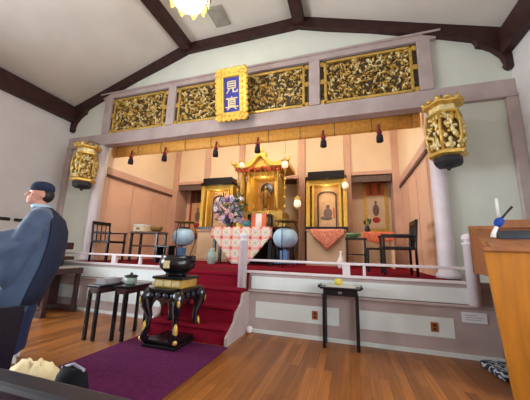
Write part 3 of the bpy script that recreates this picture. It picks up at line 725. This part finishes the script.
# ------------------------------------------------------------------ incense burner and its stand on the purple carpet
cp = MB(); cp.box(-.375, .90, -8.2, -1.77, .0, .012, bev=.004)
tag(cp.build('carpet_runner', 'purple'), 'purple carpet runner down the aisle to the crimson steps', 'carpet')
t = thing('incense_stand', 'ornate black lacquer stand with gold mounts and curved legs on the purple carpet', 'stand', (.18, -1.89, .012)); t.scale = (.88, .9, 1.13)
b = MB(); b.box(-.26, .26, -.28, .28, .0, .035, bev=.012); b.box(-.23, .23, -.25, .25, .035, .07, bev=.012); b.build('base_frame', 'black', t)
for sx in (-1, 1):
    for sy in (-1, 1):
        b = MB(); b.m(0).tube([(sx*.21, sy*.23, .06), (sx*.25, sy*.27, .09), (sx*.22, sy*.24, .2), (sx*.21, sy*.23, .3), (sx*.25, sy*.27, .42), (sx*.26, sy*.28, .5), (sx*.22, sy*.24, .56)], [.04, .05, .038, .04, .066, .078, .06], 14)
        lg = b.build('leg', 'glossblack', t)
        b = MB(); b.ell((sx*.245, sy*.262, .17), .032, .032, .085); b.build('gold_mount', 'gold', lg); b = MB(); b.ell((sx*.265, sy*.285, .085), .034, .034, .028); b.build('gold_foot', 'gold', lg); b = MB(); b.ell((sx*.30, sy*.32, .46), .022, .022, .04); b.build('gold_boss', 'gold', lg)
b = MB()
arch = [(1, .545), (1, .36), (.86, .37), (.72, .43), (.5, .47), (.25, .455), (0, .40)]
for s in (-1, 1):
    py = [(.21*u, z) for u, z in arch]+[(-.21*u, z) for u, z in arch[-2::-1]]
    b.prism(py, 'y', s*.25-.012, s*.25+.012); py = [(.23*u, z) for u, z in arch]+[(-.23*u, z) for u, z in arch[-2::-1]]; b.prism(py, 'x', s*.23-.012, s*.23+.012)
b.build('arched_apron', 'glossblack', t)
b = MB(); b.box(-.27, .27, -.29, .29, .54, .585, bev=.012); b.build('top', 'black', t)
b = MB()
for s in (-1, 1):
    for k in range(4): b.ell((-.18+k*.12, s*.285, .515), .05, .018, .03, 8, 5); b.ell((s*.265, -.2+k*.13, .515), .018, .05, .03, 8, 5)
b.build('carved_apron', 'darkvase', t)
t = thing('incense_box', 'gold box with dark lid on top of the ornate black stand', 'box', (.18, -1.89, .676))
MB().box(-.2, .2, -.17, .17, .0, .10, bev=.008).build('gold_body', 'gold', t)
MB().box(-.22, .22, -.19, .19, .10, .135, bev=.008).build('lid', 'black', t)
b = MB()
for k in range(3): b.box(-.17+k*.12, -.07+k*.12, -.178, -.168, .02, .085, bev=.004)
b.build('front_plaque', 'palegold', t)
t = thing('incense_burner', 'round black incense burner with a pale gold crest on top of the gold box', 'incense burner', (.18, -1.89, .813))
b = MB(); b.lathe([(.12, 0), (.14, .015), (.13, .03), (.17, .06), (.215, .10), (.225, .15), (.215, .22), (.195, .235), (.21, .25), (.185, .25), (.15, .21)], (0, 0, 0), 28); b.build('bowl', 'black', t)
for s in (-1, 1): b = MB(); b.tube([(s*.205, 0, .17), (s*.25, 0, .19), (s*.25, 0, .24), (s*.205, 0, .25)], .014, 8); b.build('handle', 'black', t)
MB().box(-.04, .04, -.233, -.205, .10, .19, bev=.004).build('crest', 'palegold', t)

# narrow stands at the left
def narrow_stand(cx, cy, rz, label):
    t = thing('narrow_stand', label, 'stand', (cx, cy, 0), rz, 'narrow dark stands before the left railing')
    MB().box(-.11, .11, -.25, .25, .63, .66, bev=.006).build('top', 'black', t)
    MB().box(-.075, .075, -.24, .24, .56, .63, bev=.004).build('apron', 'piano', t)
    for sx in (-1, 1):
        for sy in (-1, 1): MB().box(sx*.07-.018, sx*.07+.018, sy*.22-.02, sy*.22+.02, 0, .6, bev=.004).build('leg', 'black', t)
narrow_stand(-.82, -1.96, 0, 'narrow dark stand with grey cloth nearest the robed person')
narrow_stand(-.505, -1.86, .12, 'narrow dark stand holding a lidded jar beside the ornate black stand')
b = MB(); rr = random.Random(8)
for k in range(5): b.box(-.09+rr.uniform(0, .02), .09-rr.uniform(0, .02), -.18, .14-rr.uniform(0, .08), k*.014, k*.014+.015, bev=.006)
tag(b.build('folded_cloth', 'greycloth', loc=(-.82, -1.94, .66)), 'folded grey cloth on the narrow stand nearest the robed person', 'cloth')
t = thing('lidded_jar', 'small dark rimmed glass jar on the narrow stand', 'jar', (-.53, -1.90, .66))
MB().lathe([(.05, 0), (.075, .02), (.08, .08), (.065, .10)], (0, 0, 0), 18).build('jar_body', 'celadon', t)
MB().lathe([(.085, .095), (.085, .115), (.05, .125), (.015, .13), (.018, .15), (.005, .155)], (0, 0, 0), 18).build('lid', 'blackmatte', t)

# side table in front of the platform
t = thing('side_table', 'slim black side table against the platform right of the crimson steps', 'table', (2.19, -1.20, 0))
b = MB(); b.box(-.255, .255, -.13, .12, .70, .725, bev=.008); b.box(-.275, -.245, -.13, .12, .715, .745, bev=.006); b.box(.245, .275, -.13, .12, .715, .745, bev=.006); b.build('top', 'black', t)
MB().box(-.21, .21, -.105, .10, .62, .70, bev=.004).build('apron', 'black', t)
for sx in (-1, 1):
    for sy in (-.1, .095): MB().box(sx*.2-.02, sx*.2+.02, sy-.018, sy+.018, 0, .64, bev=.004).build('leg', 'black', t)
MB().ell((0, -.11, .66), .025, .01, .02).build('drawer_pull', 'grey', t)
t = thing('offering_tray', 'pale tray on the slim black side table', 'tray', (2.2, -1.2, .725))
b = MB(); b.box(-.19, .19, -.1, .1, 0, .012, bev=.004); b.box(-.19, -.18, -.1, .1, .0, .03); b.box(.18, .19, -.1, .1, 0, .03); b.box(-.19, .19, -.1, -.09, 0, .025); b.box(-.19, .19, .09, .1, 0, .025); b.build('tray_body', 'tray', t)
tag(MB().lathe([(.02, 0), (.05, .02), (.055, .05), (.04, .08), (.012, .09)], (0, 0, 0), 14).build('offering', 'yellow', loc=(2.17, -1.2, .739)), 'small yellow offering on the pale tray', 'offering')
# outlets and card on the platform front
for x, l in ((1.84, 'brass outlet plate on the platform left of the slim black side table'), (3.27, 'brass outlet plate on the platform below the white card')):
    t = thing('outlet_plate', l, 'outlet', (x, YP-.016, .31), group='brass outlet plates on the platform')
    MB().box(-.04, .04, -.008, 0, -.055, .055, bev=.003).build('cover', 'outlet', t)
    b = MB()
    for z in (-.022, .022): b.box(-.016, .016, -.011, -.007, z-.014, z+.014)
    b.build('socket', 'socket', t)
t = thing('notice_card', 'white notice card on the platform front near the right newel', 'card', (3.69, YP-.012, .395))
MB().box(-.125, .125, -.008, 0, 0, .115).build('sheet', 'card', t)
b = MB()
for k, (a, c) in enumerate([(-.09, .06), (-.09, .09), (-.09, .03)]): b.box(a, c, -.0095, -.008, .03+k*.025, .037+k*.025)
b.build('printed_lines', 'print', t)

# ------------------------------------------------------------------ lectern on the right
t = thing('lectern', 'large golden oak lectern with sloping top at the right edge', 'lectern', (4.12, -2.05, 0), -.17)
lect = t
def onlect(x, y, z): return (4.12+math.cos(.17)*x+math.sin(.17)*y, -2.05-math.sin(.17)*x+math.cos(.17)*y, z)
MB().prism([(-.62, 1.22), (.65, 1.22), (.60, 0), (-.54, 0)], 'y', 0, .04).build('front_panel', 'lectgold', t)
b = MB(); b.prism([(.04, .98), (.66, .98), (.66, 1.50), (.04, 1.25)], 'x', -.60, -.56); b.build('side_panel', 'lectbrown', t)
b = MB(); b.prism([(.04, .98), (.66, .98), (.66, 1.50), (.04, 1.25)], 'x', .61, .65); b.build('side_panel', 'lectbrown', t)
b = MB(); b.prism([(.0, 1.215), (.62, 1.435), (.62, 1.465), (.0, 1.245)], 'x', -.56, .61); b.build('sloping_top', 'lectbrown', t)
MB().box(-.63, .66, -.03, .05, 1.205, 1.245, bev=.008).build('front_ledge', 'lectbrown', t)
b = MB(); b.box(-.60, .65, .62, .66, .98, 1.5); b.box(-.36, .65, .60, .68, 1.47, 1.56, bev=.006); b.build('back_board', 'lectbrown', t)
b = MB(); b.box(.0, .5, .06, .6, 0, .98, bev=.006); b.build('base', 'lectbrown', t)
slope = math.atan2(.22, .62)
rot = Matrix.Rotation(slope, 3, 'X')
t = thing('cover_binder', 'dark slate binder lying on the sloping lectern top', 'binder', onlect(-.28, .36, 1.374), -.17); t.rotation_euler = (slope, 0, -.17)
MB().box(-.16, .16, -.13, .13, 0, .02, bev=.004).build('cover', 'dark', t)
MB().box(-.15, .155, -.12, .12, .004, .016).build('pages', 'card', t)
t = thing('microphone', 'gooseneck microphone with blue foam on the lectern top', 'microphone', onlect(-.475, .28, 1.347))
b = MB(); b.tube([(0, 0, 0), (.01, .0, .05), (.04, .0, .11)], [.025, .02, .018], 10); b.build('clip', 'white', t)
b = MB(); b.ell((.065, 0, .155), .04, .04, .055, rot=Matrix.Rotation(.5, 3, 'Y')); b.build('foam', 'micblue', t)
b = MB(); b.tube([(.08, 0, .18), (.13, 0, .24), (.19, 0, .31)], [.012, .009, .012], 8); b.build('boom', 'blackmatte', t)
t = thing('candle', 'tall white candle standing behind the blue microphone', 'candle', onlect(-.32, .64, 1.56))
MB().lathe([(.04, 0), (.04, .012), (.02, .02)], (0, 0, 0), 14).build('holder', 'grey', t)
MB().lathe([(.016, .018), (.015, .24), (.004, .25)], (0, 0, 0), 12).build('wax', 'white', t)
t = thing('zigzag_cushion', 'black and white zigzag cushion on the floor beside the lectern', 'cushion', (3.84, -1.38, 0), .1)
b = MB(); b.box(-.2, .2, -.2, .2, .0, .07, bev=.03); b.build('cover', 'zigzag', t)

# ------------------------------------------------------------------ left: piano and wall rail
t = thing('upright_piano', 'dark mahogany upright piano behind the robed person', 'piano', (-2.95, -1.42, 0))
b = MB(); b.box(-.3, .05, -.3, .3, .1, 1.08, bev=.01); b.build('case', 'piano', t)
MB().box(-.32, .22, -.32, .32, 1.08, 1.21, bev=.008).build('lid', 'piano', t)
MB().box(.05, .58, -.3, .3, .66, .76, bev=.01).build('keybed', 'piano', t)
b = MB(); b.box(.2, .5, -.26, .26, .76, .78); b.build('keys', 'pianokey', t)
MB().box(.05, .30, -.3, .3, .89, .955, bev=.006).build('fallboard', 'piano', t)
for s in (-1, 1): MB().box(.48, .55, s*.26-.03, s*.26+.03, 0, .66, bev=.006).build('leg', 'piano', t)
for q in (-.26, .26): MB().box(-.3, .56, q-.04, q+.04, 0, .1, bev=.006).build('foot_rail', 'piano', t)
for y0, y1, l in ((-1.75, -.97, 'dark wooden peg rail on the left wall, nearer piece'), (-.89, -.62, 'short dark wooden peg rail on the left wall, farther piece')):
    t = thing('peg_rail', l, 'rail', (-W, (y0+y1)/2, 1.70), group='peg rails on the left wall'); h = (y1-y0)/2
    MB().box(0, .025, -h, h, -.035, .035, bev=.004).build('board', 'blackmatte', t)
    for k in range(2): MB().cyl((.02, -h+.08+k*(2*h-.16), 0), (.08, -h+.08+k*(2*h-.16), .015), .012, n=8).build('peg', 'blackmatte', t)

# ------------------------------------------------------------------ pews, bags
def pew(x0, x1, yb, label, arms=True):
    t = thing('pew', label, 'pew', ((x0+x1)/2, yb, 0), group='dark wooden pews'); h = (x1-x0)/2
    b = MB(); b.box(-h, h, 0, .035, .36, .80, bev=.008); b.box(-h-.01, h+.01, -.015, .05, .79, .83, bev=.012); b.build('backrest', 'pew', t)
    MB().box(-h, h, .035, .48, .41, .445, bev=.01).build('seat', 'pew', t)
    for s in (-1, 1):
        if arms: b = MB(); b.prism([(0, 0), (0, .8), (.06, .8), (.12, .64), (.55, .62), (.56, .56), (.52, 0)], 'x', s*h-.025, s*h+.025)
        else: b = MB(); b.prism([(.0, 0), (.0, .41), (.46, .41), (.44, 0)], 'x', s*(h-.06)-.02, s*(h-.06)+.02)
        b.build('end_panel', 'pew', t)
    return t
pew(.93, 3.4, -4.455, 'dark pew with cream bag on its seat nearest the camera', False)
pew(-3.2, -.45, -3.76, 'dark pew end beside the purple carpet in front of the robed person')
t = thing('canvas_bag', 'slumped cream canvas bag on the seat of the dark pew', 'bag', (1.10, -4.12, .446)); t.scale = (.74, .9, .96)
b = MB(); rs = []
for k, (z, rx, ry) in enumerate([(.0, .17, .1), (.03, .2, .12), (.1, .21, .125), (.17, .185, .1), (.22, .14, .07), (.255, .10, .04), (.262, .05, .02)]):
    rs.append([Vector((rx*math.cos(a)*(1+.1*math.sin(3*a+k*.8))+.06*z/.26, ry*math.sin(a)*(1+.13*math.sin(4*a+k)), z+.012*math.sin(5*a+k))) if k else Vector((rx*math.cos(a), ry*math.sin(a), z)) for a in [2*PI*j/28 for j in range(28)]])
b.rings(rs); o = b.build('bag_body', 'bag', t)
b = MB(); b.tube([(-.1, -.06, .2), (-.17, -.1, .16), (-.24, -.09, .07), (-.25, -.02, .012), (-.18, .1, .012)], .013, 8); b.build('strap', 'bag', t)
t = thing('black_bag', 'black bag with painted rim highlight leaning beside the cream bag', 'bag', (1.365, -4.14, .446)); t.scale = (.66, .8, 1)
b = MB(); rs = [[Vector((rx*math.cos(a), ry*math.sin(a), z)) for a in [2*PI*j/20 for j in range(20)]] for z, rx, ry in [(0, .09, .09), (.02, .1, .1), (.14, .1, .09), (.25, .085, .05), (.275, .07, .025)]]
b.rings(rs); b.build('bag_body', 'bagdark', t)
MB().tube([(-.08, 0, .265), (0, 0, .285), (.08, 0, .272)], .006, 8).build('rim_highlight', 'baggrey', t)  # thin grey strip painting the highlight along the bag's rim

# ------------------------------------------------------------------ robed person (faces the left wall, -x)
PX, PY = -.93, -2.90
t = thing('person', 'person in blue grey robe and navy cap standing in profile at the left', 'person', (PX, PY, 0), math.radians(52))
b = MB()
def cap(p, q, r0, r1, n=14):
    p, q = Vector(p), Vector(q); b.tube([p, p.lerp(q, .5), q], [r0, (r0+r1)/2, r1], n); b.ell(p, r0, r0, r0, 12, 8); b.ell(q, r1, r1, r1, 12, 8)
# legs, torso
for s in (-1, 1):
    cap((-.02, s*.10, .92), (-.06, s*.10, .5), .095, .062); cap((-.06, s*.10, .5), (-.04, s*.10, .09), .06, .042)
b.ell((0, 0, .95), .13, .18, .14, 16, 10); b.ell((.01, 0, 1.12), .12, .16, .18, 16, 10); b.ell((.02, 0, 1.33), .13, .19, .17, 16, 10)
cap((.01, -.12, 1.46), (.01, .12, 1.46), .07, .07); cap((.01, 0, 1.46), (-.02, 0, 1.6), .062, .056)
# head: skull, jaw, nose, brow, lips, ears
b.ell((-.03, 0, 1.72), .098, .078, .108, 18, 12); b.ell((-.085, 0, 1.655), .055, .052, .062, 14, 10); b.ell((-.115, 0, 1.612), .027, .032, .025, 10, 8)
b.tube([(-.118, 0, 1.745), (-.142, 0, 1.705), (-.156, 0, 1.684), (-.13, 0, 1.672)], [.012, .014, .019, .014], 8)
b.ell((-.105, 0, 1.752), .028, .06, .016, 12, 6); b.ell((-.137, 0, 1.646), .012, .026, .009, 8, 6); b.ell((-.135, 0, 1.632), .012, .024, .009, 8, 6)
for s in (-1, 1):
    b.ell((-.005, s*.08, 1.69), .022, .012, .036, 10, 8); b.ell((-.09, s*.045, 1.695), .025, .022, .022, 8, 6)
# arms reach forward, hands joined at the waist
for s in (-1, 1):
    cap((.01, s*.175, 1.42), (-.08, s*.235, 1.17), .055, .043); cap((-.08, s*.235, 1.17), (-.36, s*.09, 1.17), .042, .03)
    hx = Vector((-.36, s*.09, 1.17)); pm = Vector((-.44, s*.045, 1.185)); b.ell(pm, .05, .018, .042, 12, 8); cap(hx, pm, .026, .022)
    for k, (dz, ln) in enumerate([(.03, .07), (.01, .08), (-.01, .074), (-.03, .058)]):
        p0 = pm+Vector((-.035, 0, dz)); p1 = p0+Vector((-ln*.5, -s*.012, .004)); p2 = p1+Vector((-ln*.42, -s*.03, -.012))
        b.tube([p0, p1, p2], [.0105, .0095, .008], 8); b.ell(p2, .008, .008, .008, 6, 5)
    q0 = pm+Vector((.02, 0, .035)); q1 = q0+Vector((-.03, -s*.012, .03)); q2 = q1+Vector((-.032, -s*.008, .008)); b.tube([q0, q1, q2], [.013, .011, .009], 8)
remesh(b.build('body', 'skin', t), .0065, 3)
for s in (-1, 1):
    b = MB(); b.ell((-.114, s*.036, 1.705), .009, .014, .008, 10, 6); b.build('eye', 'hair', t)
# robe with wide hanging sleeves
b = MB(); rs = []
def ringe(cx, cz, rx, ry, n=32, f=0., cy=0.): return [Vector((cx+rx*math.cos(a)*(1+f*math.sin(7*a+cz*4)), cy+ry*math.sin(a)*(1+f*math.sin(6*a+cz*3)), cz)) for a in [2*PI*k/n for k in range(n)]]
for z, cx, rx, ry, f in [(.42, -.10, .18, .24, .04), (.7, -.06, .205, .25, .03), (.95, .0, .22, .255, .02), (1.15, .03, .215, .25, .01), (1.3, .04, .195, .24, 0), (1.42, .04, .155, .22, 0), (1.50, .02, .105, .14, 0), (1.56, -.01, .078, .08, 0)]:
    rs.append(ringe(cx, z, rx, ry, n=48, f=f*1.5))
b.rings(rs)
for s in (-1, 1):
    # wide sleeve running from the shoulder forward to the wrist, its lower edge hanging free
    b.tube([(.02, s*.08, 1.47), (.02, s*.17, 1.43), (-.02, s*.22, 1.32), (-.08, s*.245, 1.17)], [.10, .115, .115, .10], 16)
    b.ell((.02, s*.165, 1.42), .115, .10, .10, 16, 10)
    sl = []
    for k in range(11):
        u = k/10; cx = .06-.47*u; top = 1.40-.15*u-.03*math.sin(PI*u); bot = 1.10-.38*math.sin(min(1, u*1.9)*PI/2)+.30*max(0, u-.5)/.5
        cy = s*(.215+.045*math.sin(min(1, u*1.6)*PI*.75)-.13*u*u); w = .10-.035*u; ring = []
        for j in range(20):
            a = 2*PI*j/20; zz = (top+bot)/2+(top-bot)/2*math.sin(a); ring.append(Vector((cx+.07*u*math.sin(a)*-.6-.015*math.sin(2*a), cy+w*math.cos(a)*(1+.18*math.sin(zz*22+u*5)), zz)))
        sl.append(ring)
    b.rings(sl)
remesh(b.build('robe', 'robe', t), .012, 5)
b = MB(); rs = [ringe(cx, z, rx, ry, f=f) for z, cx, rx, ry, f in [(.10, -.12, .18, .22, .06), (.12, -.12, .185, .23, .06), (.35, -.10, .18, .235, .04), (.6, -.07, .19, .24, .02), (.7, -.05, .16, .19, 0)]]
b.rings(rs); b.build('underskirt', 'robelow', t)
# navy sleeveless vest over the back and shoulders
b = MB(); V = []; F = []; rows = [(1.55, -.005, .09, .10), (1.50, .02, .125, .16), (1.42, .045, .175, .23), (1.3, .047, .214, .252), (1.15, .037, .232, .262), (.95, .007, .236, .268), (.7, -.053, .222, .263), (.56, -.08, .208, .258)]
na = 25
for z, cx, rx, ry in rows:
    for k in range(na):
        a = -1.2+2.4*k/(na-1); V.append((cx+rx*math.cos(a), ry*math.sin(a), z))
for i in range(len(rows)-1):
    for k in range(na-1): F.append((i*na+k, i*na+k+1, (i+1)*na+k+1, (i+1)*na+k))
b._new(V, F, True); o = b.build('vest', 'vest', t); md = o.modifiers.new('s', 'SOLIDIFY'); md.thickness = .012; md.offset = 1
b = MB(); b.lathe([(.07, 1.545), (.088, 1.55), (.083, 1.585), (.07, 1.59)], (-.012, 0, 0), 20); b.build('collar', 'lampblue', t)
b = MB(); b.lathe([(.0985, .015), (.108, .02), (.112, .05), (.104, .085), (.075, .115), (.03, .128)], (-.025, 0, 1.722), 24, sy=.86); b.build('cap', 'cap', t)
b = MB(); b.ell((.022, 0, 1.70), .068, .083, .085, 18, 12); b.build('hair', 'hair', t)
for s in (-1, 1):
    b = MB(); rs = []
    for x, w, h in [(.03, .03, .05), (.01, .04, .09), (-.04, .042, .10), (-.1, .048, .07), (-.17, .045, .05), (-.21, .025, .035)]:
        rs.append([Vector((x, s*.10+w*math.cos(a), h*.5+h*.5*math.sin(a))) for a in [2*PI*k/14 for k in range(14)]])
    b.rings(rs); b.build('sock', 'sock', t)

# ------------------------------------------------------------------ lights
def area(name, loc, rot, sx, sy, power, rgb, spread=PI):
    l = bpy.data.lights.new(name, 'AREA'); l.shape = 'RECTANGLE'; l.size = sx; l.size_y = sy; l.energy = power; l.color = rgb; l.spread = spread
    o = bpy.data.objects.new(name, l); COL.objects.link(o); o.location = loc; o.rotation_euler = rot; return o
for i, y in enumerate((-3.0, -4.4, -5.75, -7.1)):
    area('daylight_left', (-W-.35, y, 2.2), (0, -PI/2, 0), 2.2, 1.0, 260, (.86, .93, 1.0))
    area('daylight_right', (W+.35, y, 2.2), (0, PI/2, 0), 2.2, 1.0, 105, (.95, .98, 1.0))
def point(name, loc, power, rgb, r=.1):
    l = bpy.data.lights.new(name, 'POINT'); l.energy = power; l.color = rgb; l.shadow_soft_size = r
    o = bpy.data.objects.new(name, l); COL.objects.link(o); o.location = loc
point('chandelier_bulb', (0, -1.95, 4.75), 60, (1, .9, .78), .2)
# sanctuary ceiling lamps behind the transom
for x in (-2.2, 0, 2.2): area('sanctuary_lamp', (x, .5, 5.02), (math.radians(38), 0, 0), 1.2, .5, 64, (1, .88, .76))
for x, y, z, p in ((.03, 2.05, 3.12, 5), (1.74, 2.45, 2.95, 2.5), (-1.62, 2.45, 2.95, 2.5)): point('shrine_fill', (x, y, z), p, (1, .85, .66), .04)  # unseen fill lights added to brighten the shrine interiors
w = bpy.data.worlds.new('sky'); scene.world = w; w.use_nodes = True
bg = w.node_tree.nodes['Background']; bg.inputs[0].default_value = (.8, .88, 1, 1); bg.inputs[1].default_value = 1.0

# ------------------------------------------------------------------ camera
cam = bpy.data.cameras.new('camera'); co = bpy.data.objects.new('camera', cam); COL.objects.link(co)
cam.sensor_fit = 'HORIZONTAL'; cam.sensor_width = 36; cam.lens = 36*265.85/530; cam.clip_start = .02
YAW, PITCH, ROLL = .3105, .1905, .0285
fw = Vector((-math.sin(YAW), math.cos(YAW), 0)); rt = Vector((math.cos(YAW), math.sin(YAW), 0)); up = Vector((0, 0, 1))
f2 = fw*math.cos(PITCH)+up*math.sin(PITCH); u2 = -fw*math.sin(PITCH)+up*math.cos(PITCH)
r3 = rt*math.cos(ROLL)+u2*math.sin(ROLL); u3 = -rt*math.sin(ROLL)+u2*math.cos(ROLL)
mw = Matrix(((r3.x, u3.x, -f2.x, 2.3297), (r3.y, u3.y, -f2.y, -4.9422), (r3.z, u3.z, -f2.z, 1.15), (0, 0, 0, 1)))
co.matrix_world = mw
scene.camera = co
vs = scene.view_settings; vs.view_transform = 'Standard'; vs.look = 'None'; vs.gamma = 1; vs.exposure = 0; vs.use_curve_mapping = False
scene.cycles.max_bounces = 8; scene.cycles.diffuse_bounces = 5; scene.cycles.use_denoising = True
